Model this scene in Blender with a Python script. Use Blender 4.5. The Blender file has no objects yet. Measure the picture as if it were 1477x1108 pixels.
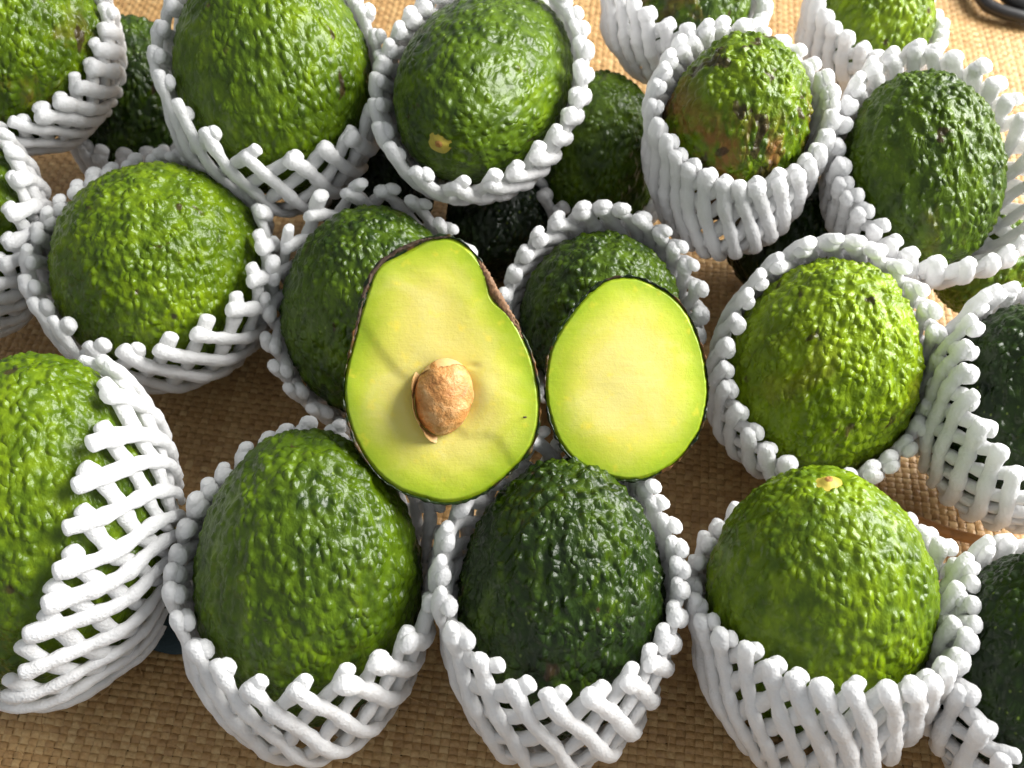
import bpy, math, random
import numpy as np
from mathutils import Vector, Matrix

random.seed(7)
rng = np.random.default_rng(11)
scene = bpy.context.scene
COL = scene.collection

# ------------------------------------------------------------------ camera
PITCH = math.radians(58.0)
HFOV = math.radians(55.0)
TARGET = np.array([0.0, 0.0, 0.06])
DIST = 0.38
C_R = np.array([1.0, 0.0, 0.0])
C_U = np.array([0.0, math.sin(PITCH), math.cos(PITCH)])
C_B = np.array([0.0, -math.cos(PITCH), math.sin(PITCH)])
CAM = TARGET + C_B * DIST
cam_d = bpy.data.cameras.new("camera")
cam = bpy.data.objects.new("camera", cam_d)
COL.objects.link(cam)
cam.matrix_world = Matrix(((C_R[0], C_U[0], C_B[0], CAM[0]),
                           (C_R[1], C_U[1], C_B[1], CAM[1]),
                           (C_R[2], C_U[2], C_B[2], CAM[2]),
                           (0, 0, 0, 1)))
cam_d.sensor_width = 36.0
cam_d.lens = 18.0 / math.tan(HFOV / 2)
cam_d.clip_start = 0.01
cam_d.clip_end = 50.0
cam_d.dof.use_dof = True
cam_d.dof.focus_distance = 0.345
cam_d.dof.aperture_fstop = 13.0
scene.camera = cam

# ------------------------------------------------------------------ light
world = bpy.data.worlds.new("World")
scene.world = world
world.use_nodes = True
bg = world.node_tree.nodes["Background"]
bg.inputs[0].default_value = (0.93, 0.97, 1.0, 1)
bg.inputs[1].default_value = 0.47


def area(name, loc, aim, sx, sy, power, color):
    d = bpy.data.lights.new(name, 'AREA')
    d.shape = 'RECTANGLE'
    d.size, d.size_y, d.energy, d.color = sx, sy, power, color
    o = bpy.data.objects.new(name, d)
    COL.objects.link(o)
    o.location = loc
    o.rotation_euler = (Vector(aim) - Vector(loc)).to_track_quat('-Z', 'Y').to_euler()
    return o


area("window_light", (1.00, 0.30, 0.72), (0.0, 0.0, 0.05), 0.9, 0.8, 56.0, (1.0, 0.985, 0.96))

scene.view_settings.view_transform = 'Standard'
scene.view_settings.look = 'None'
scene.view_settings.exposure = 0.1
scene.view_settings.gamma = 1.0
scene.view_settings.use_curve_mapping = False
scene.render.engine = 'CYCLES'
scene.cycles.max_bounces = 5
scene.cycles.diffuse_bounces = 3
scene.cycles.use_adaptive_sampling = True
scene.cycles.adaptive_threshold = 0.03

PXW = 2 * math.tan(HFOV / 2) / 1477.0      # metres per photo pixel per metre of depth


def cdir(v):
    """camera-space direction (right, up, towards the viewer) -> world unit vector"""
    w = C_R * v[0] + C_U * v[1] + C_B * v[2]
    return w / np.linalg.norm(w)


def ray(px, py):
    return C_R * ((px - 738.5) * PXW) + C_U * (-(py - 554.0) * PXW) - C_B


def at_depth(px, py, d):
    return CAM + ray(px, py) * d


def at_z(px, py, z):
    r = ray(px, py)
    d = (z - CAM[2]) / r[2]
    return CAM + r * d, d


# ------------------------------------------------------------------ helpers
def link(name, mesh, parent=None, mat=None):
    o = bpy.data.objects.new(name, mesh)
    COL.objects.link(o)
    if parent is not None:
        o.parent = parent
    if mat is not None and mesh is not None and not mesh.materials:
        mesh.materials.append(mat)
    return o


def mesh_np(name, verts, quads=None, tris=None, smooth=True):
    me = bpy.data.meshes.new(name)
    verts = np.asarray(verts, dtype=np.float32).reshape(-1, 3)
    q = np.zeros((0, 4), np.int32) if quads is None else np.asarray(quads, np.int32).reshape(-1, 4)
    t = np.zeros((0, 3), np.int32) if tris is None else np.asarray(tris, np.int32).reshape(-1, 3)
    me.vertices.add(len(verts))
    me.vertices.foreach_set("co", verts.ravel())
    nl = q.size + t.size
    me.loops.add(nl)
    me.loops.foreach_set("vertex_index", np.concatenate([q.ravel(), t.ravel()]).astype(np.int32))
    npoly = len(q) + len(t)
    me.polygons.add(npoly)
    starts = np.concatenate([np.arange(len(q)) * 4, q.size + np.arange(len(t)) * 3]).astype(np.int32)
    me.polygons.foreach_set("loop_start", starts)
    me.polygons.foreach_set("use_smooth", np.full(npoly, smooth))
    me.update(calc_edges=True)
    me.validate()
    return me


def tag(o, label, cat, group=None):
    o["label"] = label
    o["category"] = cat
    if group:
        o["group"] = group


def grid_quads(nu, nv, wrap_u=True, base=0):
    """nu columns (wrapping) by nv rows, index = row * nu + column"""
    r, c = np.meshgrid(np.arange(nv - 1), np.arange(nu if wrap_u else nu - 1), indexing='ij')
    c2 = (c + 1) % nu
    q = np.stack([r * nu + c, r * nu + c2, (r + 1) * nu + c2, (r + 1) * nu + c], -1)
    return q.reshape(-1, 4) + base


def smooth01(x):
    x = np.clip(x, 0, 1)
    return x * x * (3 - 2 * x)


# ------------------------------------------------------------------ materials
class NT:
    def __init__(self, name):
        self.m = bpy.data.materials.new(name)
        self.m.use_nodes = True
        self.t = self.m.node_tree
        self.n = self.t.nodes
        self.b = self.n["Principled BSDF"]
        self.out = self.n["Material Output"]

    def add(self, typ, **kw):
        n = self.n.new(typ)
        for k, v in kw.items():
            setattr(n, k, v)
        return n

    def l(self, a, b):
        self.t.links.new(a, b)

    def math(self, op, a, b=None, c=None, clamp=False):
        n = self.add("ShaderNodeMath", operation=op)
        n.use_clamp = clamp
        for i, x in enumerate((a, b, c)):
            if x is None:
                continue
            if isinstance(x, (int, float)):
                n.inputs[i].default_value = x
            else:
                self.l(x, n.inputs[i])
        return n.outputs[0]

    def noise(self, vec, scale, detail=2, rough=0.5, dist=0.0):
        n = self.add("ShaderNodeTexNoise")
        n.inputs["Scale"].default_value = scale
        n.inputs["Detail"].default_value = detail
        n.inputs["Roughness"].default_value = rough
        n.inputs["Distortion"].default_value = dist
        if vec is not None:
            self.l(vec, n.inputs["Vector"])
        return n.outputs["Fac"]

    def voronoi(self, vec, scale, feature='SMOOTH_F1', smooth=0.4):
        n = self.add("ShaderNodeTexVoronoi", feature=feature)
        n.inputs["Scale"].default_value = scale
        if feature == 'SMOOTH_F1':
            n.inputs["Smoothness"].default_value = smooth
        self.l(vec, n.inputs["Vector"])
        return n.outputs["Distance"]

    def ramp(self, fac, stops, interp='LINEAR'):
        n = self.add("ShaderNodeValToRGB")
        cr = n.color_ramp
        cr.interpolation = interp
        while len(cr.elements) < len(stops):
            cr.elements.new(0.5)
        for e, (p, c) in zip(cr.elements, stops):
            e.position = p
            e.color = (c, c, c, 1) if isinstance(c, (int, float)) else (*c, 1)
        self.l(fac, n.inputs[0])
        return n.outputs[0]

    def mix(self, fac, a, b):
        n = self.add("ShaderNodeMix", data_type='RGBA')
        for sock, x in ((n.inputs[0], fac), (n.inputs[6], a), (n.inputs[7], b)):
            if isinstance(x, (int, float)):
                sock.default_value = x
            elif isinstance(x, tuple):
                sock.default_value = (*x, 1)
            else:
                self.l(x, sock)
        return n.outputs[2]

    def local(self, seed=True, stretch=(1, 1, 1)):
        tc = self.add("ShaderNodeTexCoord")
        mp = self.add("ShaderNodeMapping")
        mp.inputs["Scale"].default_value = stretch
        self.l(tc.outputs["Object"], mp.inputs["Vector"])
        if not seed:
            return mp.outputs[0]
        oi = self.add("ShaderNodeObjectInfo")
        r = self.math('MULTIPLY', oi.outputs["Random"], 7.0)
        cb = self.add("ShaderNodeCombineXYZ")
        self.l(r, cb.inputs[0])
        self.l(r, cb.inputs[2])
        va = self.add("ShaderNodeVectorMath", operation='ADD')
        self.l(mp.outputs[0], va.inputs[0])
        self.l(cb.outputs[0], va.inputs[1])
        return va.outputs[0]

    def attr(self, name):
        n = self.add("ShaderNodeAttribute", attribute_type='OBJECT', attribute_name=name)
        return n.outputs["Fac"]


def pebble_height(k, vec):
    """pebbled avocado rind, 0..1"""
    wn = k.add("ShaderNodeTexNoise")
    wn.inputs["Scale"].default_value = 130.0
    wn.inputs["Detail"].default_value = 1
    k.l(vec, wn.inputs["Vector"])
    ws = k.add("ShaderNodeVectorMath", operation='SCALE')
    k.l(wn.outputs["Color"], ws.inputs[0])
    ws.inputs["Scale"].default_value = 0.004
    wa = k.add("ShaderNodeVectorMath", operation='ADD')
    k.l(vec, wa.inputs[0])
    k.l(ws.outputs[0], wa.inputs[1])
    v1 = k.voronoi(wa.outputs[0], 310.0, 'F1')
    p1 = k.ramp(v1, [(0.0, 1.0), (0.26, 0.85), (0.48, 0.25), (0.66, 0.0)], 'B_SPLINE')
    n1 = k.ramp(k.noise(vec, 180.0, 1, 0.5, 0.2), [(0.25, 0.0), (0.75, 1.0)])
    n2 = k.noise(vec, 50.0, 1, 0.5)
    n3 = k.noise(vec, 520.0, 2, 0.55, 0.3)
    h = k.math('MULTIPLY', p1, 0.42)
    h = k.math('ADD', h, k.math('MULTIPLY', n1, 0.48))
    h = k.math('ADD', h, k.math('MULTIPLY', n2, 0.7))
    h = k.math('ADD', h, k.math('MULTIPLY', n3, 0.22))
    return h


def make_rind(name="avocado_rind"):
    k = NT(name)
    vec = k.local(True, (1.0, 1.0, 0.72))
    h = pebble_height(k, vec)
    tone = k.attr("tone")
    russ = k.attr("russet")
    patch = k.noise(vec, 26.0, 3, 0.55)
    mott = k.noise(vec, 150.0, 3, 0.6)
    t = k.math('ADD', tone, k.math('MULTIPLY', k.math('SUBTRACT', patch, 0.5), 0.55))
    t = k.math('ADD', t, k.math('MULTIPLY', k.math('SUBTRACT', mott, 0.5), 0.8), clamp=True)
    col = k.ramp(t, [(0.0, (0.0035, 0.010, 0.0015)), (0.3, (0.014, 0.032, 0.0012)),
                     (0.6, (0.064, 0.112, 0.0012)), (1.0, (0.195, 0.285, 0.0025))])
    # pale lenticels
    sp = k.voronoi(vec, 300.0, 'F1')
    dots = k.ramp(sp, [(0.0, 1.0), (0.10, 0.75), (0.17, 0.0)])
    gate = k.ramp(k.noise(vec, 70.0, 1), [(0.45, 0.0), (0.62, 0.55)])
    col = k.mix(k.math('MULTIPLY', dots, gate), col, (0.26, 0.36, 0.05))
    # russet scars
    rn = k.noise(vec, 38.0, 4, 0.65, 0.5)
    rmask = k.math('MULTIPLY', k.ramp(k.math('ADD', rn, k.math('MULTIPLY', russ, 0.22)), [(0.60, 0.0), (0.70, 1.0)]),
                   k.math('MINIMUM', k.math('MULTIPLY', russ, 1.2), 0.85))
    tco = k.add("ShaderNodeTexCoord")
    sx_ = k.add("ShaderNodeSeparateXYZ")
    k.l(tco.outputs["Object"], sx_.inputs[0])
    zf = k.add("ShaderNodeMapRange")
    zf.inputs["From Min"].default_value = 0.014
    zf.inputs["From Max"].default_value = 0.030
    zf.inputs["To Min"].default_value = 1.0
    zf.inputs["To Max"].default_value = 0.0
    k.l(sx_.outputs[2], zf.inputs["Value"])
    rmask = k.math('MULTIPLY', rmask, zf.outputs[0])
    col = k.mix(rmask, col, (0.22, 0.085, 0.022))
    # dark pits
    pit = k.noise(vec, 95.0, 2, 0.5, 0.4)
    pm = k.ramp(k.math('ADD', pit, k.math('MULTIPLY', russ, 0.16)), [(0.715, 0.0), (0.75, 0.85)])
    col = k.mix(pm, col, (0.035, 0.018, 0.008))
    k.l(col, k.b.inputs["Base Color"])
    rg = k.math('ADD', k.math('MULTIPLY', k.noise(vec, 120.0, 2), 0.22), k.math('MULTIPLY', rmask, 0.2))
    k.l(k.math('ADD', rg, 0.24), k.b.inputs["Roughness"])
    k.b.inputs["IOR"].default_value = 1.36
    dn = k.add("ShaderNodeDisplacement")
    dn.inputs["Midlevel"].default_value = 0.9
    k.l(k.math('MULTIPLY', k.attr("pebble"), 0.0029), dn.inputs["Scale"])
    k.l(h, dn.inputs["Height"])
    k.l(dn.outputs[0], k.out.inputs["Displacement"])
    k.m.displacement_method = 'BOTH'
    return k.m


def make_foam():
    k = NT("white_foam")
    vec = k.local(True)
    n1 = k.noise(vec, 900.0, 3, 0.6)
    n2 = k.voronoi(vec, 1000.0, 'F1')
    n3 = k.noise(vec, 160.0, 2)
    col = k.mix(n3, (0.91, 0.905, 0.905), (0.95, 0.945, 0.945))
    k.l(col, k.b.inputs["Base Color"])
    k.b.inputs["Roughness"].default_value = 0.42
    k.b.inputs["IOR"].default_value = 1.4
    tr = k.add("ShaderNodeBsdfTranslucent")
    tr.inputs[0].default_value = (0.92, 0.92, 0.92, 1)
    mx = k.add("ShaderNodeMixShader")
    mx.inputs[0].default_value = 0.38
    k.l(k.b.outputs[0], mx.inputs[1])
    k.l(tr.outputs[0], mx.inputs[2])
    k.l(mx.outputs[0], k.out.inputs["Surface"])
    bp = k.add("ShaderNodeBump")
    bp.inputs["Strength"].default_value = 0.6
    bp.inputs["Distance"].default_value = 0.0010
    h = k.math('ADD', k.math('MULTIPLY', n1, 0.6), k.math('MULTIPLY', n2, 0.4))
    h = k.math('ADD', h, k.math('MULTIPLY', n3, 0.3))
    k.l(h, bp.inputs["Height"])
    k.l(bp.outputs[0], k.b.inputs["Normal"])
    return k.m


def make_straw():
    k = NT("straw")
    vec = k.local(True, (1, 1, 1))
    oi = k.add("ShaderNodeObjectInfo")
    n1 = k.noise(vec, 230.0, 3, 0.7)
    n2 = k.noise(vec, 700.0, 2, 0.6)
    t = k.math('ADD', k.math('MULTIPLY', oi.outputs["Random"], 0.22), k.math('MULTIPLY', n1, 0.55))
    t = k.math('ADD', t, k.math('MULTIPLY', n2, 0.25))
    col = k.ramp(t, [(0.15, (0.20, 0.095, 0.030)), (0.5, (0.42, 0.245, 0.092)), (0.82, (0.62, 0.44, 0.21))])
    k.l(col, k.b.inputs["Base Color"])
    k.b.inputs["Roughness"].default_value = 0.5
    bp = k.add("ShaderNodeBump")
    bp.inputs["Strength"].default_value = 0.4
    bp.inputs["Distance"].default_value = 0.0004
    k.l(k.math('ADD', n2, k.noise(vec, 1600.0, 2)), bp.inputs["Height"])
    k.l(bp.outputs[0], k.b.inputs["Normal"])
    return k.m


def plain(name, col, rough=0.6, nscale=300.0, var=0.3, bump=0.0003):
    k = NT(name)
    vec = k.local(False)
    n = k.noise(vec, nscale, 3, 0.6)
    c2 = tuple(x * (1 + var) for x in col)
    c1 = tuple(x * (1 - var) for x in col)
    k.l(k.mix(n, c1, c2), k.b.inputs["Base Color"])
    k.b.inputs["Roughness"].default_value = rough
    bp = k.add("ShaderNodeBump")
    bp.inputs["Distance"].default_value = bump
    bp.inputs["Strength"].default_value = 0.6
    k.l(n, bp.inputs["Height"])
    k.l(bp.outputs[0], k.b.inputs["Normal"])
    return k.m


def make_flesh():
    k = NT("avocado_flesh")
    vec = k.local(True)
    a = k.add("ShaderNodeAttribute", attribute_name="edge")
    n1 = k.noise(vec, 120.0, 3, 0.6, 0.3)
    n2 = k.noise(vec, 700.0, 3, 0.65)
    t = k.math('ADD', a.outputs["Fac"], k.math('MULTIPLY', k.math('SUBTRACT', n1, 0.5), 0.20))
    t = k.math('ADD', t, k.math('MULTIPLY', k.math('SUBTRACT', n2, 0.5), 0.06))
    col = k.ramp(t, [(0.0, (0.62, 0.535, 0.15)), (0.35, (0.60, 0.53, 0.12)), (0.58, (0.52, 0.515, 0.07)),
                     (0.80, (0.37, 0.445, 0.025)), (0.95, (0.25, 0.36, 0.010)), (1.0, (0.12, 0.20, 0.01))])
    pale = k.ramp(k.noise(vec, 62.0, 3, 0.6, 0.6), [(0.46, 0.0), (0.66, 0.55)])
    col = k.mix(k.math('MULTIPLY', pale, k.ramp(a.outputs["Fac"], [(0.5, 1.0), (0.85, 0.15)])), col, (0.64, 0.58, 0.20))
    y = k.ramp(k.noise(vec, 210.0, 2, 0.5), [(0.62, 0.0), (0.78, 0.4)])
    col = k.mix(y, col, (0.78, 0.60, 0.05))
    fb = k.voronoi(vec, 260.0, 'F1')
    fd = k.math('MULTIPLY', k.ramp(fb, [(0.0, 1.0), (0.07, 0.6), (0.12, 0.0)]), k.ramp(a.outputs["Fac"], [(0.3, 0.0), (0.6, 0.5)]))
    col = k.mix(fd, col, (0.40, 0.36, 0.03))
    k.l(col, k.b.inputs["Base Color"])
    k.b.inputs["Roughness"].default_value = 0.36
    k.b.inputs["IOR"].default_value = 1.42
    k.b.inputs["Subsurface Weight"].default_value = 0.4
    k.b.inputs["Subsurface Radius"].default_value = (1.0, 0.8, 0.2)
    k.b.inputs["Subsurface Scale"].default_value = 0.003
    bp = k.add("ShaderNodeBump")
    bp.inputs["Strength"].default_value = 0.35
    bp.inputs["Distance"].default_value = 0.0006
    mp = k.add("ShaderNodeMapping")
    mp.inputs["Scale"].default_value = (60, 900, 60)
    mp.inputs["Rotation"].default_value = (0, 0, 0.25)
    k.l(vec, mp.inputs["Vector"])
    st = k.noise(mp.outputs[0], 1.0, 3, 0.6)
    hh = k.math('ADD', k.math('MULTIPLY', n2, 0.5), k.math('MULTIPLY', n1, 0.25))
    k.l(k.math('ADD', hh, k.math('MULTIPLY', st, 0.25)), bp.inputs["Height"])
    k.l(bp.outputs[0], k.b.inputs["Normal"])
    return k.m


def make_seed():
    k = NT("seed_skin")
    vec = k.local(True)
    n1 = k.noise(vec, 150.0, 4, 0.6, 0.5)
    n2 = k.noise(vec, 600.0, 3, 0.6)
    col = k.ramp(k.math('ADD', k.math('MULTIPLY', n1, 0.8), k.math('MULTIPLY', n2, 0.25)),
                 [(0.3, (0.30, 0.11, 0.024)), (0.50, (0.46, 0.21, 0.055)), (0.72, (0.62, 0.38, 0.17))])
    k.l(col, k.b.inputs["Base Color"])
    k.b.inputs["Roughness"].default_value = 0.6
    bp = k.add("ShaderNodeBump")
    bp.inputs["Strength"].default_value = 0.8
    bp.inputs["Distance"].default_value = 0.0009
    k.l(k.math('ADD', n1, n2), bp.inputs["Height"])
    k.l(bp.outputs[0], k.b.inputs["Normal"])
    return k.m


M_RIND = make_rind()
M_FOAM = make_foam()
M_STRAW = make_straw()
M_FLESH = make_flesh()
M_SEED = make_seed()
M_COAT = plain("seed_coat_paper", (0.66, 0.40, 0.16), 0.5, 400.0, 0.25)
M_SCAR = plain("stem_scar_cork", (0.30, 0.14, 0.03), 0.7, 900.0, 0.55)
M_SCARRING = plain("stem_scar_ring", (0.42, 0.33, 0.04), 0.6, 700.0, 0.3)
M_BASE = plain("mat_backing", (0.09, 0.045, 0.014), 0.8, 300.0, 0.3)
M_TEAL = plain("teal_floor", (0.030, 0.050, 0.058), 0.85, 900.0, 0.25)
M_CORD = plain("black_rubber", (0.012, 0.011, 0.011), 0.45, 300.0, 0.3)
M_CRUST = plain("dry_rind", (0.055, 0.030, 0.016), 0.7, 500.0, 0.6)
M_SCAB = plain("brown_scab", (0.17, 0.085, 0.035), 0.7, 900.0, 0.7)
M_BINDING = plain("mat_binding", (0.36, 0.17, 0.05), 0.6, 300.0, 0.45)

# ------------------------------------------------------------------ woven mat (setting)
MAT_ROT = math.radians(-7.0)
cr_, sr_ = math.cos(MAT_ROT), math.sin(MAT_ROT)


def mat_wave(x, y):
    return (0.0012 * np.sin(x * 31 + 0.7) * np.cos(y * 23 + 0.4) + 0.0008 * np.sin(y * 57 + x * 19))


mx0, mx1, my0, my1 = -0.46, 0.52, -0.25, 0.50
PA, PB = 0.0035, 0.0027            # warp pitch (x), weft pitch (y)
na = int((mx1 - mx0) / PA)
nb = int((my1 - my0) / PB)
gx = np.linspace(mx0, mx1, 80)
gy = np.linspace(my0, my1, 60)
GX, GY = np.meshgrid(gx, gy)
V = np.stack([GX, GY, mat_wave(GX, GY) - 0.0034], -1).reshape(-1, 3)
base = link("woven_mat", mesh_np("woven_mat", V, grid_quads(80, 60, False)), None, M_BASE)
base.rotation_euler = (0, 0, MAT_ROT)
base["kind"] = "structure"
base["label"] = "tan plaited straw mat the avocados lie on"
AMP = 0.00075


def strip(name, fixed, along0, n, pitch, width, parity, is_warp, seed):
    r = np.random.default_rng(seed)
    k = np.arange(n * 2 + 1)
    a = along0 + k * pitch / 2
    zz = AMP * np.cos(np.pi * (k - 1) / 2 + np.pi * parity)
    w = width * (1 + 0.10 * np.interp(k, np.linspace(0, n * 2, 24), r.uniform(-1, 1, 24)))
    c = fixed + 0.10 * width * np.interp(k, np.linspace(0, n * 2, 30), r.uniform(-1, 1, 30))
    tilt = 0.00016 * np.interp(k, np.linspace(0, n * 2, 60), r.uniform(-1, 1, 60))
    rows = []
    for s, dz in ((-0.5, -0.00028), (0.0, 0.0), (0.5, -0.00028)):
        p = c + s * w
        z = zz + dz + tilt * s * 2
        if is_warp:
            rows.append(np.stack([p, a, z + mat_wave(p, a)], -1))
        else:
            rows.append(np.stack([a, p, z + mat_wave(a, p)], -1))
    P = np.stack(rows, 1) - np.array([0, 0, 0.0022])
    q = grid_quads(3, len(k), False)
    if is_warp:
        q = q[:, ::1]
    else:
        q = q[:, ::-1]
    return link(name, mesh_np(name, P.reshape(-1, 3), q), base, M_STRAW)


for i in range(na):
    strip("warp_strip", mx0 + (i + 0.5) * PA, my0, nb, PB, PA * 0.93, i % 2, True, 1000 + i)
for j in range(nb):
    strip("weft_strip", my0 + (j + 0.5) * PB, mx0, na, PA, PB * 0.93, (j + 1) % 2, False, 5000 + j)


# ------------------------------------------------------------------ avocados
class Avo:
    pass


def frame_from(axis, hint=None):
    z = axis / np.linalg.norm(axis)
    h = np.array([0.31, 0.17, 0.93]) if hint is None else hint
    x = np.cross(h, z)
    if np.linalg.norm(x) < 1e-3:
        x = np.cross(np.array([1.0, 0, 0]), z)
    x /= np.linalg.norm(x)
    y = np.cross(z, x)
    return np.stack([x, y, z], 1)       # columns


def wfun(t, e):
    return 1 - e * t - 0.10 * e * (1 - t * t)


def radial(av, d):
    """distance from the centre to the rind along local unit directions d (..., 3)"""
    lo = np.zeros(d.shape[:-1])
    hi = np.full(d.shape[:-1], 2.2 * max(av.L, av.R))
    for _ in range(26):
        m = 0.5 * (lo + hi)
        p = d * m[..., None]
        t = p[..., 2] / av.L
        rho = np.hypot(p[..., 0], p[..., 1])
        f = t * t + (rho / (av.R * np.maximum(wfun(np.clip(t, -1.3, 1.3), av.e), 0.2))) ** 2
        ins = f < 1
        lo = np.where(ins, m, lo)
        hi = np.where(ins, hi, m)
    return 0.5 * (lo + hi)


AVOS = {}
PEBBLE = {'A2': 0.78, 'A3': 0.66, 'A18': 0.80, 'A12': 1.15, 'A7': 1.1, 'A17': 1.15, 'A16': 0.85, 'A9': 0.9, 'A15': 0.85, 'A5': 1.1}


def avocado(key, px, py, z, a, b, axis, e, tone, russet, label, scar=None):
    av = Avo()
    av.c, av.d = at_z(px, py, z)
    scale = PXW * av.d * 0.97
    ax = np.array(axis, float)
    ax /= np.linalg.norm(ax)
    av.R = a * scale
    bb = b * scale
    s2 = max(1 - ax[2] ** 2, 0.15)
    av.L = math.sqrt(max((bb * bb - av.R ** 2 * ax[2] ** 2) / s2, (1.02 * av.R) ** 2))
    av.L = min(av.L, 1.65 * av.R)
    av.e = e
    av.rot = frame_from(cdir(axis))
    nu, nv = 190, 118
    v = np.linspace(0.004, math.pi - 0.004, nv)
    u = np.arange(nu) / nu * 2 * math.pi
    t = -np.cos(v)
    # flatten / dimple the two ends slightly
    rho = av.R * wfun(t, e) * np.sin(v)
    zz = av.L * t
    end = np.exp(-(rho / 0.006) ** 2)
    zz = zz - np.sign(t) * end * 0.0014
    lump = 1 + 0.020 * np.sin(2 * u[None, :] + key.__len__() + 3 * t[:, None]) + 0.010 * np.sin(3 * u[None, :] + 5 * px)
    P = np.stack([rho[:, None] * np.cos(u)[None] * lump, rho[:, None] * np.sin(u)[None] * lump,
                  np.repeat(zz[:, None], nu, 1)], -1).reshape(-1, 3)
    Q = grid_quads(nu, nv)
    P = np.vstack([P, [[0, 0, zz[0]], [0, 0, zz[-1]]]])
    k0 = len(P) - 2
    c = np.arange(nu)
    T = np.vstack([np.stack([np.full(nu, k0), (c + 1) % nu, c], -1),
                   np.stack([np.full(nu, k0 + 1), (nv - 1) * nu + c, (nv - 1) * nu + (c + 1) % nu], -1)])
    o = link("avocado", mesh_np("avocado", P, Q, T), None, M_RIND)
    M = Matrix.Identity(4)
    for i in range(3):
        for j in range(3):
            M[i][j] = av.rot[i, j]
        M[i][3] = av.c[i]
    o.matrix_world = M
    tag(o, label, "avocado", "avocados in the pile")
    o["tone"] = float(tone)
    o["russet"] = float(russet)
    o["pebble"] = PEBBLE.get(key, 0.95)
    if scar:
        # corky disc with a paler collar at the +z end
        sr = scar
        for nm, mt, r0, prof in (("stem_collar", M_SCARRING, sr * 1.55, 0.0003), ("stem_scar", M_SCAR, sr * 0.95, 0.0008)):
            n, rings = 28, 6
            vs = []
            for ri in range(rings):
                f = ri / (rings - 1)
                for q in range(n):
                    an = q / n * 2 * math.pi
                    rr = r0 * f * (1 + 0.05 * math.sin(2 * an + 1) + 0.03 * math.sin(5 * an))
                    vs.append((rr * math.cos(an), rr * math.sin(an),
                               av.L - 0.0004 + prof + 0.0004 * math.sin(6 * f) - f * f * 0.0010
                               - 0.5 * rr * rr / (av.R * av.R) * av.L * 0.5))
            link(nm, mesh_np(nm, vs, grid_quads(n, rings)), o, mt)
    av.obj = o
    AVOS[key] = av
    return av


A = avocado
# key  px  py  z   a  b  axis(cam)  egg tone russet label
A("A16", 446, 836, .049, 164, 226, (.06, .93, .36), .02, .50, .05, "medium green avocado at lower left of the cut half, in shade at its top")
A("A17", 808, 866, .049, 152, 212, (.05, .93, .36), .03, .30, .0, "dark green avocado on the front row, just below the gap between the two cut halves")
A("A18", 1178, 878, .050, 161, 214, (-.06, .90, .44), -.02, .70, .10, "bright green avocado in front row at right with a pale scar on top", .0030)
A("A15", 62, 752, .056, 186, 252, (.12, .93, .35), .12, .60, .0, "large light green avocado cut off by the left edge, front corner")
A("A19", 1492, 965, .050, 142, 185, (.05, .92, .40), .10, .14, .0, "very dark avocado at the bottom right corner")
A("A9", 233, 388, .058, 157, 152, (.25, .62, .74), .06, .64, .04, "round glossy green avocado left of the cut halves, upper middle of the left side")
A("A10", 545, 452, .052, 138, 156, (-.1, .85, .5), .08, .42, .0, "olive green avocado half hidden behind the cut half with the seed")
A("A11", 866, 452, .052, 118, 122, (.05, .8, .6), .08, .40, .0, "avocado half hidden behind the seedless cut half")
A("A12", 1184, 530, .054, 141, 162, (.15, .84, .52), .12, .84, .15, "bright lime green avocado with dark specks right of the seedless half")
A("A13", 1472, 592, .055, 128, 158, (-.05, .92, .40), .10, .18, .0, "dark green avocado cut off by the right edge at mid height")
A("A1", 22, 62, .098, 134, 140, (.3, .75, .6), .08, .58, .25, "pale green speckled avocado in the top left corner")
A("A2", 396, 112, .098, 142, 166, (-.1, .85, .5), .06, .58, .0, "large shiny green avocado in the back row, second from the left")
A("A3", 702, 121, .096, 122, 200, (-.30, -.62, .72), -.02, .50, .0, "tall avocado in back row with a small brown stem dot near its lower end", .0030)
A("A5", 1058, 190, .092, 109, 126, (.05, .60, .79), .02, .70, .72, "small avocado with brown russet patches in an upright sleeve")
A("A7", 1325, 252, .084, 118, 146, (-.18, .86, .48), .10, .48, .12, "evenly pebbled green avocado in the widest splayed sleeve, upper right")
A("A4", 985, 8, .090, 100, 90, (.3, .6, .7), .06, .42, .3, "dull green avocado peeking in at the top edge, right of centre")
A("A6", 1258, 36, .078, 84, 92, (.3, .7, .6), .06, .72, .2, "yellowish green avocado at the top edge, farthest to the right")
A("A8", -52, 335, .062, 108, 140, (.2, .8, .6), .06, .50, .1, "avocado showing only a sliver at left edge, under the top left one")
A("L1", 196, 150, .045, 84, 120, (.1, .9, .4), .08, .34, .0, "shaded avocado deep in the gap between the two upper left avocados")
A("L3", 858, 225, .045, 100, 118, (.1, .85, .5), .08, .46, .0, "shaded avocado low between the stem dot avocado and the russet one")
A("L2", 540, 262, .034, 92, 88, (.1, .85, .5), .08, .08, .0, "avocado at the bottom of the gap above the seed half, rind toned dark as shade")  # tone lowered so the gap reads as deep shade
A("L4", 1140, 340, .036, 95, 92, (.1, .85, .5), .08, .16, .0, "nearly black avocado in the gap below the russet avocado's sleeve")  # low tone puts the gap's shade into the rind colour
A("L6", 722, 318, .030, 80, 84, (.1, .85, .5), .08, .0, .0, "extra avocado filling the gap between the two sleeves behind the cut halves, blackened as shade")  # added fruit, toned black to paint the gap dark
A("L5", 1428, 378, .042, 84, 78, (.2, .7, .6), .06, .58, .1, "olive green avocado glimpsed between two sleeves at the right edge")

# ------------------------------------------------------------------ foam net sleeves
R_STRAND = 0.00255


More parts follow.
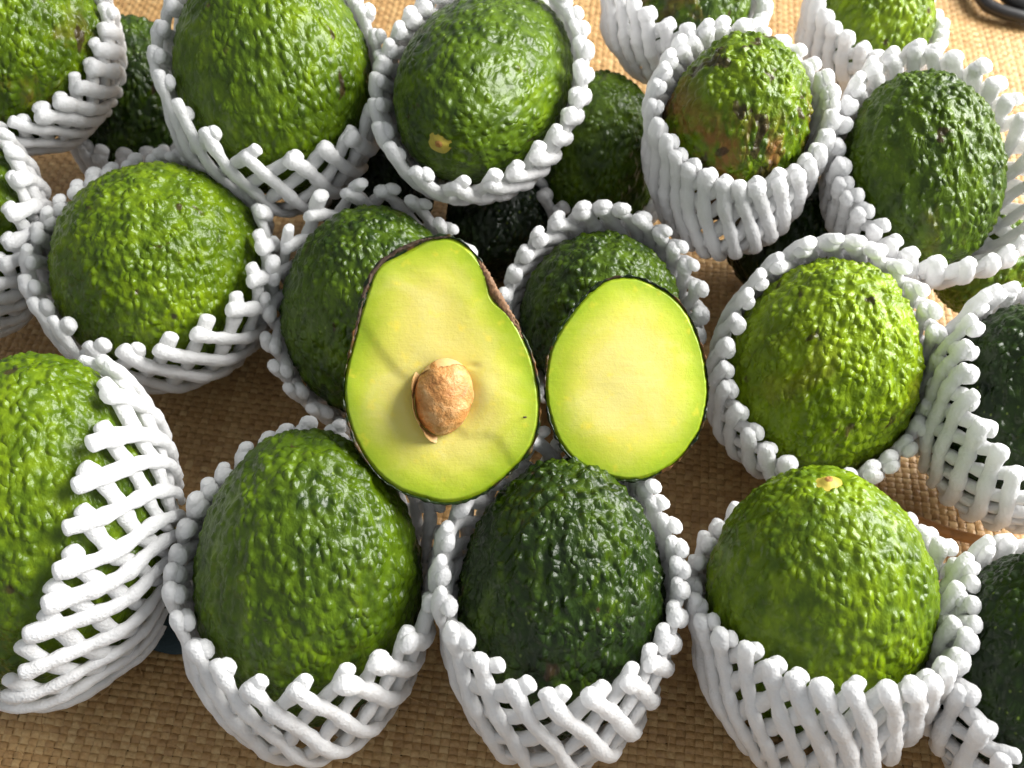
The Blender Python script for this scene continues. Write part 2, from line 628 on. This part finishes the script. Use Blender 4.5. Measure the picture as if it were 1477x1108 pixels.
def push_out(P, own):
    for k, b in AVOS.items():
        if k == own:
            continue
        rel = P - b.c
        dist = np.linalg.norm(rel, axis=-1)
        near = dist < 1.35 * max(b.L, b.R) + 0.006
        if not near.any():
            continue
        loc = rel[near] @ b.rot
        d = loc / np.maximum(dist[near][:, None], 1e-6)
        r = radial(b, d) + 0.0019
        f = np.maximum(r / np.maximum(dist[near], 1e-6), 1.0)
        f = 1 + np.minimum(f - 1, 0.45)
        Q = P.copy()
        Q[near] = b.c + (loc * f[:, None]) @ b.rot.T
        P = Q
    return P


def sleeve(key, axis, th, label, N=24, kA=0.25, kB=-0.75, flare=0.002, fdir=0.0, famt=0.0,
           warp=0.0, wdir=0.0, tilt=0.0, tdir=0.0, bottom=34, drop=0.0, hug=0.0, tip=0.0, inner=0.0, tube=0.15, cross=0.055):
    """A tube of foam net cut off at its rim: two layers of strands lying across each other.
    angles are measured round the opening's axis, 0 = right, 90 = up in the picture"""
    av = AVOS[key]
    r = np.random.default_rng(sum(map(ord, key)) * 13 + 5)
    az = cdir(axis)
    ex = cdir((1, 0, 0)) - az * np.dot(cdir((1, 0, 0)), az)
    ex /= np.linalg.norm(ex)
    ey = np.cross(az, ex)
    root = bpy.data.objects.new("foam_net_sleeve", None)
    COL.objects.link(root)
    root.empty_display_size = 0.02
    root.location = av.c
    tag(root, label, "foam sleeve", "foam net sleeves")
    th0 = math.radians(th)
    s_end = th0 - math.radians(bottom)
    M = 52
    s_all = np.concatenate([np.linspace(0, 0.25, 12)[:-1], np.linspace(0.25, s_end, M - 11)])
    first = cross
    fam = []
    TH = []
    for f, k in ((0, kA), (1, kB)):
        idx = np.arange(N) / N * 2 * math.pi
        s = s_all if f == 0 else s_all * (1 - inner / s_end) + inner
        phi0 = idx[:, None] + k * (s[None, :]) + (0 if f == 0 else (kA - kB) * first)
        # jitter that stays the same for both layers where they cross
        j1 = 0.030 * np.sin(3 * phi0 + r.uniform(0, 6) * 0 + ord(key[1]) + 4 * s[None]) + 0.022 * np.sin(7 * phi0 - 6 * s[None] + ord(key[-1]))
        phi = phi0 + j1 + warp * np.sin(phi0 - math.radians(wdir))
        thr = th0 + math.radians(tilt) * np.cos(phi - math.radians(tdir)) \
            + 0.035 * np.sin(2 * phi + ord(key[-1])) + 0.02 * np.sin(5 * phi + 1.3)
        ends = r.uniform(-0.045, 0.045, N)[:, None] * np.exp(-(s / 0.08) ** 2)[None]
        theta = thr - s[None, :] * (thr - math.radians(bottom)) / s_end + ends
        TH.append(theta)
        st, ct = np.sin(theta), -np.cos(theta)
        d = (ex[None, None] * (st * np.cos(phi))[..., None] + ey[None, None] * (st * np.sin(phi))[..., None]
             + az[None, None] * ct[..., None])
        loc = d @ av.rot
        rad = radial(av, loc)
        fl = (flare + famt * 0.5 * (1 + np.cos(phi - math.radians(fdir))))
        prof = smooth01(1 - s / 0.75)[None, :] ** 1.4
        lay = 0.0027 if f == 0 else 0.0003
        bulge = 0.0007 * np.sin(phi * 4 + s[None] * 9 + f)
        P = av.c + d * (rad + R_STRAND * 0.75 + lay + hug + bulge + fl * prof)[..., None]
        # rim beyond the widest girth follows a tube, so it does not close over the fruit
        over = np.clip(theta - math.pi * 0.5, 0, None)
        side = d - az[None, None] * (d @ az)[..., None]
        side /= np.maximum(np.linalg.norm(side, axis=-1, keepdims=True), 1e-6)
        P = P + side * (over * tube * rad * 0.5)[..., None]
        P = P + side * (tip * np.exp(-s / 0.07)[None, :] * (0.4 + 0.6 * r.uniform(0, 1, N))[:, None])[..., None]
        P = P - C_U * (drop * smooth01(s / 0.8)[None, :] * np.clip(-(d @ C_U), 0, 1))[..., None]
        sh = P.shape
        P = push_out(P.reshape(-1, 3), key)
        P[:, 2] = np.maximum(P[:, 2], 0.0022 + (0.0035 if f == 1 else 0.0005))
        fam.append((P.reshape(sh), d))
    K = 10
    an = np.arange(K) / K * 2 * math.pi
    for f, (P, d) in enumerate(fam):
        s = s_all
        for i in range(N):
            p = P[i]
            # light smoothing after the push
            q = p.copy()
            q[1:-1] = 0.25 * p[:-2] + 0.5 * p[1:-1] + 0.25 * p[2:]
            tan = np.gradient(q, axis=0)
            tan /= np.linalg.norm(tan, axis=1, keepdims=True)
            nrm = d[i] - tan * np.sum(d[i] * tan, 1, keepdims=True)
            nrm /= np.linalg.norm(nrm, axis=1, keepdims=True)
            bn = np.cross(tan, nrm)
            rr = R_STRAND * (1 + 0.09 * np.sin(s * r.uniform(18, 30) + r.uniform(0, 6)) + 0.05 * np.sin(s * 61 + r.uniform(0, 6)))
            rr = rr * r.uniform(0.90, 1.10) * (1 + 0.05 * np.interp(s, np.linspace(0, s_end, 22), r.uniform(-1, 1, 22)))
            rr = rr * (1 + 0.16 * np.exp(-((s - 0.06) / 0.07) ** 2))
            rr = rr * np.clip(np.sin(TH[f][i]) * 1.1, 0.72, 1.0)
            ring = (q[:, None] + (bn[:, None] * np.cos(an)[None, :, None] * 1.14
                                  + nrm[:, None] * np.sin(an)[None, :, None] * 0.88) * rr[:, None, None])
            # blunt cut at the rim end
            t0 = tan[0]
            cap = []
            for sc, off in ((0.45, -0.42), (0.80, -0.30), (0.96, -0.12)):
                cap.append(q[0] + t0 * off * rr[0] * 1.2 + (ring[0] - q[0]) * sc)
            allr = np.vstack([c[None] for c in cap] + [ring]).reshape(-1, K, 3)
            vs = np.vstack([allr.reshape(-1, 3), [q[0] + t0 * -0.46 * rr[0] * 1.2]]) - av.c
            nr = allr.shape[0]
            c = np.arange(K)
            T = np.stack([np.full(K, nr * K), (c + 1) % K, c], -1)
            link("strand", mesh_np("strand", vs, grid_quads(K, nr)[:, ::1], T), root, M_FOAM)
    return root


S = sleeve
S("A16", (.05, .60, .80), 109, "white foam net around the medium green avocado at the lower left", N=27, kA=0.6, kB=-0.62, warp=0.3, wdir=310, flare=0.0015, fdir=20, famt=0.004, drop=0.007)
S("A17", (.05, .48, .87), 121, "white foam net in the middle of the front row, holding the dark green avocado", N=27, kA=0.5, kB=-0.75, flare=.001, fdir=150, famt=0.004, tilt=0, tdir=270, warp=0.4, wdir=235, cross=0.09, drop=0.007)
S("A18", (-.05, .64, .77), 106, "tightly packed white foam net around the avocado with the pale top scar", N=32, kA=0.5, kB=-0.6, flare=.001, fdir=20, famt=.007, warp=.15, wdir=180, tilt=19, tdir=270, drop=0.008)
S("A15", (-.78, .25, .57), 91, "wide open meshed white foam net beside the left edge, front corner", N=24, kA=.65, kB=-.65, flare=.0015, cross=0.1)
S("A19", (.35, .35, .87), 99, "white foam net on the very dark avocado in the bottom right corner", N=26, flare=.002, warp=0.25, wdir=200, kA=0.6, kB=-0.6)
S("A9", (-.02, .45, .88), 111, "white foam net around the round glossy avocado on the left", N=25, kA=0.6, kB=-0.62, flare=.0015, warp=0.3, wdir=300, cross=0.09)
S("A10", (.05, .05, 1.0), 103, "white foam net behind the cut half with the seed", N=24, kA=0.6, kB=-0.62, flare=.002, tube=0.35, warp=0.25, wdir=130, cross=0.1)
S("A11", (.0, -.05, 1.0), 104, "white foam net curving behind the seedless cut half", N=28, kA=0.4, kB=-.6, flare=.004, tube=0.35)
S("A12", (.0, .10, 1.0), 112, "white foam net around the bright lime green avocado", N=28, kA=0.6, kB=-0.62, flare=.0015)
S("A13", (.35, .30, .88), 110, "white foam net cut off by the right edge at mid height", N=26, kA=0.6, kB=-0.62, flare=.002, warp=0.25, wdir=240)
S("A1", (-.30, .38, .87), 86, "white foam net around the speckled avocado in the top left corner", N=27, flare=.001, kA=0.6, kB=-0.62)
S("A2", (.15, .50, .85), 110, "white foam net around the large shiny avocado, second in the back row", N=25, kA=0.6, kB=-0.62, flare=.002, tilt=-15, tdir=270, warp=0.3, wdir=250, drop=0.004)
S("A3", (-.05, .38, .92), 112, "white foam net around the tall avocado with the stem dot", N=28, kA=0.6, kB=-0.62, flare=.0025, fdir=0, famt=.002, tilt=-6, tdir=270, drop=0.004)
S("A5", (.03, .32, .95), 118, "deep cup shaped white foam net around the russet avocado", N=30, kA=0.4, kB=-0.6, flare=.003, drop=0.011)
S("A7", (.1, .22, .97), 108, "white foam net splayed wide around the pebbled avocado at upper right", N=30, kA=0.4, kB=-.6, flare=.002, fdir=0, famt=.010)
S("A4", (.2, .62, .75), 106, "white foam net on the dull avocado at the top edge", N=25, kA=0.6, kB=-0.62, flare=.003)
S("A6", (.25, .45, .85), 106, "white foam net on the farthest avocado near the top right", N=24, kA=0.6, kB=-0.62, flare=.002)
S("A8", (-.45, .15, .88), 100, "white foam net crossing the avocado sliver at the left edge", N=23, kA=0.6, kB=-0.62, flare=.003)
S("L1", (.1, .5, .85), 92, "shaded white foam net low in the upper left gap", N=24, kA=.4, kB=-.5, flare=.002)
S("L3", (.2, .35, .9), 96, "shaded white foam net low between the stem dot avocado and russet one", N=24, kA=.4, kB=-.5, flare=.002)


# ------------------------------------------------------------------ cut halves
def closed_curve(pts, n):
    P = np.array(pts, float)
    m = len(P)
    out = []
    for i in range(m):          # Catmull-Rom
        p0, p1, p2, p3 = P[(i - 1) % m], P[i], P[(i + 1) % m], P[(i + 2) % m]
        for t in np.linspace(0, 1, 14, endpoint=False):
            out.append(0.5 * ((2 * p1) + (-p0 + p2) * t + (2 * p0 - 5 * p1 + 4 * p2 - p3) * t * t
                              + (-p0 + 3 * p1 - 3 * p2 + p3) * t ** 3))
    out = np.array(out)
    seg = np.linalg.norm(np.roll(out, -1, 0) - out, axis=1)
    cum = np.concatenate([[0], np.cumsum(seg)])
    tt = np.linspace(0, cum[-1], n, endpoint=False)
    o2 = np.vstack([out, out[:1]])
    return np.stack([np.interp(tt, cum, o2[:, 0]), np.interp(tt, cum, o2[:, 1])], -1)


def dist_poly(P, line):
    best = np.full(len(P), 1e9)
    L = np.array(line, float)
    for a, b in zip(L[:-1], L[1:]):
        ab = b - a
        t = np.clip(((P - a) @ ab) / (ab @ ab), 0, 1)
        best = np.minimum(best, np.linalg.norm(P - (a + t[:, None] * ab), axis=1))
    return best


def in_poly(P, poly):
    x, y = P[:, 0], P[:, 1]
    ins = np.zeros(len(P), bool)
    poly = np.array(poly, float)
    j = len(poly) - 1
    for i in range(len(poly)):
        xi, yi, xj, yj = *poly[i], *poly[j]
        c = ((yi > y) != (yj > y)) & (x < (xj - xi) * (y - yi) / (yj - yi + 1e-12) + xi)
        ins ^= c
        j = i
    return ins


def half(name, label, outline_px, centre_px, depth, normal, thick, relief, seed_n, inset_fn):
    """outline in photo pixels round centre, turned into metres at this depth; local x right, y up, z out of the cut"""
    n = 260
    sc = PXW * depth
    out = closed_curve([((x - centre_px[0]) * sc, -(y - centre_px[1]) * sc) for x, y in outline_px], n)
    ctr = out.mean(0)
    root = bpy.data.objects.new(name, None)
    COL.objects.link(root)
    root.empty_display_size = 0.02
    zc = cdir(normal)
    xc = C_R - zc * np.dot(C_R, zc)
    xc /= np.linalg.norm(xc)
    yc = np.cross(zc, xc)
    M = Matrix.Identity(4)
    pos = at_depth(*centre_px, depth)
    for i in range(3):
        M[i][0], M[i][1], M[i][2], M[i][3] = xc[i], yc[i], zc[i], pos[i]
    root.matrix_world = M
    tag(root, label, "avocado half")
    r = np.random.default_rng(seed_n)
    ang = np.arange(n) / n * 2 * math.pi
    # knobbly rind edge
    wob = sum(r.uniform(0.3, 1) * np.sin(k * ang + r.uniform(0, 6)) for k in (19, 31, 43, 57, 71)) * 0.00013
    tan = np.roll(out, -1, 0) - np.roll(out, 1, 0)
    nor = np.stack([tan[:, 1], -tan[:, 0]], -1)
    nor /= np.linalg.norm(nor, axis=1, keepdims=True)
    if ((out - ctr) * nor).sum() < 0:
        nor = -nor
    outer = out + nor * wob[:, None]
    ins = inset_fn(out)
    inner = out - nor * (ins + 0.25 * wob)[:, None]
    # flesh
    rings = np.concatenate([np.linspace(0.0, 0.9, 74), np.linspace(0.912, 1.0, 14)])
    F = ctr + (inner - ctr)[None] * rings[:, None, None]
    flat = F.reshape(-1, 2)
    z = relief(flat, sc, centre_px)
    edge = np.repeat(rings, n)
    z = z - 0.0009 * smooth01((edge - 0.965) / 0.035) - 0.0005 * smooth01((edge - 0.6) / 0.4)
    V = np.concatenate([flat, z[:, None]], 1)
    # skirt below the rim so that the flesh has body
    sk = np.concatenate([inner, np.full((n, 1), -0.004)], 1)
    V = np.vstack([V, sk])
    me = mesh_np("flesh", V, grid_quads(n, len(rings) + 1))
    at = me.attributes.new("edge", 'FLOAT', 'POINT')
    # distance from the rind in millimetres, turned into 0 (middle) .. 1 (at the rind)
    dd = np.min(np.linalg.norm(V[:, None, :2] - out[None, ::4], axis=2), axis=1)
    at.data.foreach_set("value", np.clip(1 - dd / 0.026, 0, 1).astype(np.float32))
    fl = link("flesh", me, root, M_FLESH)
    # rind shell
    mrow = 46
    ps = np.linspace(0, 1, mrow) * math.pi / 2
    rows = [np.concatenate([inner, np.full((n, 1), -0.0012)], 1),
            np.concatenate([inner * 0.35 + outer * 0.65, np.full((n, 1), -0.0004)], 1)]
    spine = ctr + (out - ctr) * 0.0
    for p in ps:
        cc = math.cos(p) ** 0.85
        xy = spine + (outer - spine) * cc
        rows.append(np.concatenate([xy, np.full((n, 1), -0.0011 - thick * math.sin(p) ** 1.0)], 1))
    V = np.stack(rows).reshape(-1, 3)
    o = link("rind", mesh_np("rind", V, grid_quads(n, len(rows))[:, ::-1]), root, M_RIND)
    o["tone"] = 0.10
    o["russet"] = 0.5
    o["pebble"] = 0.45
    return root, fl, sc


H1 = [(440, 48), (500, 75), (555, 130), (590, 188), (617, 247), (656, 308), (695, 370), (732, 440), (765, 520), (785, 610),
      (793, 700), (785, 790), (755, 870), (700, 935), (640, 990), (570, 1040), (490, 1070), (410, 1075), (330, 1055),
      (250, 1025), (180, 975), (120, 905), (75, 820), (45, 720), (38, 620), (52, 530), (72, 450), (92, 360), (112, 270),
      (140, 195), (185, 140), (245, 100), (310, 72), (370, 52)]
H1 = [(480 + x / 2.6375, 320 + y / 2.6375) for x, y in H1]
C1 = (637, 540)

LOW = [(478, 425), (512, 442), (530, 466), (552, 500), (575, 530), (598, 549), (630, 585), (660, 612), (676, 622),
       (700, 621), (722, 628), (740, 655), (756, 690), (775, 720)]


def relief1(P, sc, c):
    line = [((x - c[0]) * sc, -(y - c[1]) * sc) for x, y in LOW]
    d = dist_poly(P, line)
    poly = line + [((x - c[0]) * sc, -(y - c[1]) * sc) for x, y in ((775, 800), (460, 800), (440, 425))]
    ins = in_poly(P, poly)
    sd = np.where(ins, d, -d)
    low = smooth01((sd + 0.0006) / 0.0042)
    # the flesh falls away from the cut towards the seed hollow
    sx, sy = (640 - c[0]) * sc, -(575 - c[1]) * sc
    rs = np.hypot(P[:, 0] - sx, P[:, 1] - sy)
    far = np.clip(rs / 0.030, 0, 1)
    z = -low * (0.0007 - 0.0003 * far)
    z += 0.00045 * np.sin(P[:, 0] * 130 + 1.2 * np.sin(P[:, 1] * 95)) * np.cos(P[:, 1] * 110 + 0.8)
    # pocket round the seed
    z -= 0.0024 * np.exp(-(rs / 0.0112) ** 4)
    # torn notch where the flesh pulled off the seed
    fx, fy = (683 - c[0]) * sc, -(528 - c[1]) * sc
    z -= 0.0004 * np.exp(-(((P[:, 0] - fx) / 0.0022) ** 2 + ((P[:, 1] - fy) / 0.0010) ** 2))
    z += 0.00008 * np.sin(P[:, 0] * 420 + 2 * np.sin(P[:, 1] * 190)) * np.sin(P[:, 1] * 330)
    return z


def inset1(out):
    x = out[:, 0] / (PXW * 0.328) + C1[0]
    y = -out[:, 1] / (PXW * 0.328) + C1[1]
    base_in = np.full(len(out), 0.00055)
    base_in += 0.0016 * np.exp(-(((x - 570) / 45) ** 2 + ((y - 355) / 22) ** 2))
    base_in += 0.0010 * np.exp(-(((x - 522) / 20) ** 2 + ((y - 410) / 50) ** 2))
    base_in += 0.0022 * np.exp(-(((x - 718) / 20) ** 2 + ((y - 425) / 26) ** 2))
    return base_in


h1, flesh1, sc1 = half("avocado_half", "larger pear shaped avocado half with the brown seed, cut face up, in the middle",
                       H1, C1, 0.328, (.02, .02, 1.0), 0.030, relief1, 3, inset1)


def px1(x, y):
    return ((x - C1[0]) * sc1, -(y - C1[1]) * sc1)


# dried dark rind where the knife slipped at the neck
def crust(line, w, seed, mat=None):
    r = np.random.default_rng(seed)
    P = np.array([px1(*p) for p in line])
    n = 70
    t = np.linspace(0, len(P) - 1, n)
    cx = np.interp(t, np.arange(len(P)), P[:, 0])
    cy = np.interp(t, np.arange(len(P)), P[:, 1])
    tan = np.gradient(np.stack([cx, cy], 1), axis=0)
    tan /= np.linalg.norm(tan, axis=1, keepdims=True)
    nr = np.stack([-tan[:, 1], tan[:, 0]], 1)
    taper = np.sin(np.linspace(0.12, math.pi - 0.12, n)) ** 0.6
    rows = []
    for k in range(9):
        a = k / 8 * math.pi
        jit = r.uniform(-1, 1, n) * 0.00028
        ww = (w * taper * math.cos(a)) + jit
        zz = 0.0009 * taper * math.sin(a) + r.uniform(-1, 1, n) * 0.00022 - 0.0009
        rows.append(np.stack([cx + nr[:, 0] * ww, cy + nr[:, 1] * ww, zz], -1))
    V = np.stack(rows, 0).reshape(-1, 3)
    link("dried_rind_edge", mesh_np("dried_rind_edge", V, grid_quads(n, 9, False)), h1, mat or M_CRUST)


def inward(pts, k):
    out = []
    for x, y in pts:
        d = math.hypot(C1[0] - x, C1[1] - y)
        out.append((x + (C1[0] - x) / d * k, y + (C1[1] - y) / d * k))
    return out


crust(inward(H1[26:34] + H1[:1], 2.5), 0.0007, 5)
crust(inward(H1[2:8], 4.0), 0.0014, 6, M_SCAB)

# seed, sitting in its hollow
sx, sy = px1(640, 573)
nu, nv = 64, 44
v = np.linspace(0.01, math.pi - 0.01, nv)
u = np.arange(nu) / nu * 2 * math.pi
SA, SB, SD = 0.0097, 0.0128, 0.0092
ct = -np.cos(v)
ww = np.sin(v)[:, None] * (1 + 0.06 * ct[:, None])
seedV = np.stack([SA * ww * np.cos(u)[None], np.repeat((SB * ct)[:, None], nu, 1), SD * ww * np.sin(u)[None]], -1)
seedV *= (1 + 0.020 * np.sin(seedV[..., :1] * 700 + 1) * np.sin(seedV[..., 1:2] * 500 + 0.6)
          + 0.012 * np.sin(seedV[..., 2:3] * 900 + seedV[..., 1:2] * 1100))
seed = link("seed", mesh_np("seed", seedV.reshape(-1, 3), grid_quads(nu, nv)[:, ::-1]), h1, M_SEED)
seed.location = (sx, sy, -0.0002)
seed.rotation_euler = (0, 0, math.radians(-8))


def coat(poly_uv, grow, lift, seed_n):
    """thin papery flap following the seed; poly in (azimuth deg seen from front, polar deg) ranges with ragged edge"""
    (a0, a1), (p0, p1) = poly_uv
    r = np.random.default_rng(seed_n)
    na_, nb_ = 26, 16
    V = []
    rag = np.convolve(r.uniform(-1, 1, na_ + 6), np.ones(4) / 4, 'same')[3:3 + na_]
    for lay in (0, 1):
        for j in range(nb_):
            f = j / (nb_ - 1)
            for i in range(na_):
                g = i / (na_ - 1)
                az = math.radians(a0 + (a1 - a0) * g)
                pend = p1 + rag[i] * 7 - abs(2 * g - 1) ** 2.2 * (p1 - p0)
                po = math.radians(p0 + (pend - p0) * f)
                st = math.sin(po)
                k = grow + lift * f * f + (0.0 if lay == 0 else -0.02)
                # polar axis looks out of the cut (z)
                V.append((SA * k * st * math.cos(az), SB * k * st * math.sin(az), SD * k * math.cos(po)))
    V = np.array(V)
    q0 = grid_quads(na_, nb_, False)
    o = link("seed_coat", mesh_np("seed_coat", V, np.vstack([q0, q0[:, ::-1] + na_ * nb_])), seed, M_COAT)
    return o


coat(((150, 272), (97, 54)), 1.05, 0.16, 3)
coat(((50, 160), (98, 46)), 1.02, 0.02, 4)

fxy = px1(757, 602)
nf = 10
fv = [(fxy[0] + 0.0007 * math.cos(q / nf * 6.283) * (1 + 0.3 * math.sin(q * 2.1)), fxy[1] + 0.00035 * math.sin(q / nf * 6.283), 0.0002) for q in range(nf)]
fv.append((fxy[0], fxy[1], 0.0006))
link("fleck", mesh_np("fleck", fv, None, [(q, (q + 1) % nf, nf) for q in range(nf)]), h1, M_CRUST)

H2 = [(440, 55), (520, 62), (590, 92), (660, 130), (720, 185), (770, 260), (805, 340), (835, 430), (850, 530), (858, 620),
      (845, 710), (820, 800), (772, 880), (715, 950), (640, 1005), (560, 1042), (480, 1056), (400, 1050), (320, 1028),
      (240, 993), (170, 938), (120, 870), (85, 790), (60, 700), (50, 600), (58, 500), (78, 410), (118, 330), (168, 255),
      (220, 185), (280, 125), (350, 75)]
H2 = [(770 + x / 3.36, 380 + y / 3.36) for x, y in H2]
C2 = (905, 545)


def relief2(P, sc, c):
    z = 0.0002 * np.sin(P[:, 0] * 150 + 1.5 * np.sin(P[:, 1] * 80 + 1)) * np.cos(P[:, 1] * 120)
    z += 0.0005 * np.cos(P[:, 0] * 60) * np.cos(P[:, 1] * 50)
    z += 0.00004 * np.sin(P[:, 0] * 380 + 2 * np.sin(P[:, 1] * 170)) * np.sin(P[:, 1] * 290)
    return z


h2, flesh2, sc2 = half("avocado_half", "smaller egg shaped avocado half without a seed, cut face up",
                       H2, C2, 0.338, (.05, .04, 1.0), 0.021, relief2, 9, lambda o: np.full(len(o), 0.0005))

# ------------------------------------------------------------------ small things round the pile
# sheet on the mat, standing in for the dark teal floor beyond its edge
pts = []
c0, _ = at_z(215, 938, 0.0035)
nx, ny = 30, 16
for j in range(ny):
    for i in range(nx):
        x = c0[0] - 0.055 + 0.075 * i / (nx - 1)
        y = c0[1] + 0.05 * j / (ny - 1) + 0.001 * math.sin(i * 0.7)
        pts.append((x, y, 0.0032 + 0.0007 * math.sin(i * 0.9 + j * 0.5) + (0.0006 if j else -0.001)))
pts2 = [(x, y, z - 0.0009) for x, y, z in pts]
q = grid_quads(nx, ny, False)
cl = link("floor_patch", mesh_np("floor_patch", pts + pts2, np.vstack([q, q[:, ::-1] + nx * ny])), None, M_TEAL)
tag(cl, "dark teal floor stand-in laid on the mat between the two lower left sleeves", "floor_patch")


def tube(name, path, rad, mat, parent=None, K=12):
    P = np.array(path, float)
    tan = np.gradient(P, axis=0)
    tan /= np.linalg.norm(tan, axis=1, keepdims=True)
    up = np.array([0, 0, 1.0])
    s1 = np.cross(tan, up)
    s1 /= np.linalg.norm(s1, axis=1, keepdims=True)
    s2 = np.cross(s1, tan)
    an = np.arange(K) / K * 2 * math.pi
    rad = np.broadcast_to(rad, (len(P),))
    V = P[:, None] + (s1[:, None] * np.cos(an)[None, :, None] + s2[:, None] * np.sin(an)[None, :, None]) * rad[:, None, None]
    V = np.vstack([V.reshape(-1, 3), P[:1], P[-1:]])
    c = np.arange(K)
    n = len(P)
    T = np.vstack([np.stack([np.full(K, n * K), (c + 1) % K, c], -1),
                   np.stack([np.full(K, n * K + 1), (n - 1) * K + c, (n - 1) * K + (c + 1) % K], -1)])
    return link(name, mesh_np(name, V, grid_quads(K, n), T), parent, mat)


# black cord looping in at the far right corner
g = [(1400, -30), (1412, -8), (1424, 8), (1445, 17), (1470, 24), (1500, 28), (1540, 30)]
gp = np.array([at_z(x, y, 0.0045)[0] for x, y in g])
tt = np.linspace(0, len(g) - 1, 60)
path = np.stack([np.interp(tt, np.arange(len(g)), gp[:, k]) for k in range(3)], -1)
for _ in range(6):
    path[1:-1] = 0.25 * path[:-2] + 0.5 * path[1:-1] + 0.25 * path[2:]
cord = tube("cord", path, 0.0038, M_CORD)
tag(cord, "black cord lying on the mat in the far top right corner", "cord")
g = [(1432, -40), (1446, -15), (1460, 0), (1490, 14), (1530, 20)]
gp = np.array([at_z(x, y, 0.0060)[0] for x, y in g])
tt = np.linspace(0, len(g) - 1, 40)
path = np.stack([np.interp(tt, np.arange(len(g)), gp[:, k]) for k in range(3)], -1)
for _ in range(6):
    path[1:-1] = 0.25 * path[:-2] + 0.5 * path[1:-1] + 0.25 * path[2:]
tube("cord_strand", path, 0.0048, M_CORD, cord)

# loose straw fibres on the mat
fr = np.random.default_rng(21)
spots = [(60, 1040), (150, 1000), (250, 1075), (330, 1092), (560, 1060), (600, 1010), (620, 1085), (960, 1000), (965, 1070),
         (945, 740), (330, 560), (1400, 60), (1450, 90), (1380, 25), (30, 1085), (200, 960)]
for fx_, fy_ in spots:
    c_, _ = at_z(fx_, fy_, 0.0004)
    a_ = fr.uniform(0, 6.28)
    ln = fr.uniform(0.003, 0.008)
    bend = fr.uniform(-0.5, 0.5)
    tq = np.linspace(-0.5, 0.5, 9)
    pth = np.stack([c_[0] + ln * tq * math.cos(a_) - ln * bend * tq ** 2 * math.sin(a_),
                    c_[1] + ln * tq * math.sin(a_) + ln * bend * tq ** 2 * math.cos(a_),
                    0.0004 + 0.0012 * (tq + 0.5) ** 2 * fr.uniform(0, 1)], -1)
    fo = tube("loose_fibre", pth, 0.00016, M_STRAW, None, 5)
    fo.parent = base
    fo.matrix_parent_inverse = base.matrix_basis.inverted()

# raised bound edge of the mat on the right
p0, _ = at_z(1290, 742, 0.006)
p1, _ = at_z(1440, 790, 0.006)
t = np.linspace(0, 1, 40)[:, None]
path = p0 + (p1 - p0) * t
path[:, 2] += 0.0008 * np.sin(t[:, 0] * 9)
bind = tube("binding", path, 0.0022, M_BINDING, None)
bind.parent = base
bind.matrix_parent_inverse = base.matrix_basis.inverted()

# report
if True:
    keys = list(AVOS)
    for k in keys:
        a = AVOS[k]
        print("AVO", k, "c", np.round(a.c, 3), "R %.1f L %.1f mm d %.3f" % (a.R * 1e3, a.L * 1e3, a.d))
    dirs = rng.normal(size=(1500, 3))
    dirs /= np.linalg.norm(dirs, axis=1, keepdims=True)
    for i, k in enumerate(keys):
        a = AVOS[k]
        W = a.c + (dirs * radial(a, dirs)[:, None]) @ a.rot.T
        if W[:, 2].min() < -0.001 or W[:, 2].min() > 0.012:
            print("ZMIN", k, round(W[:, 2].min() * 1e3, 1))
        for k2 in keys[i + 1:]:
            b = AVOS[k2]
            rel = (W - b.c) @ b.rot
            dist = np.linalg.norm(rel, axis=1)
            pen = (radial(b, rel / dist[:, None]) - dist).max()
            if pen > 0.002:
                print("PEN", k, k2, round(pen * 1e3, 1))
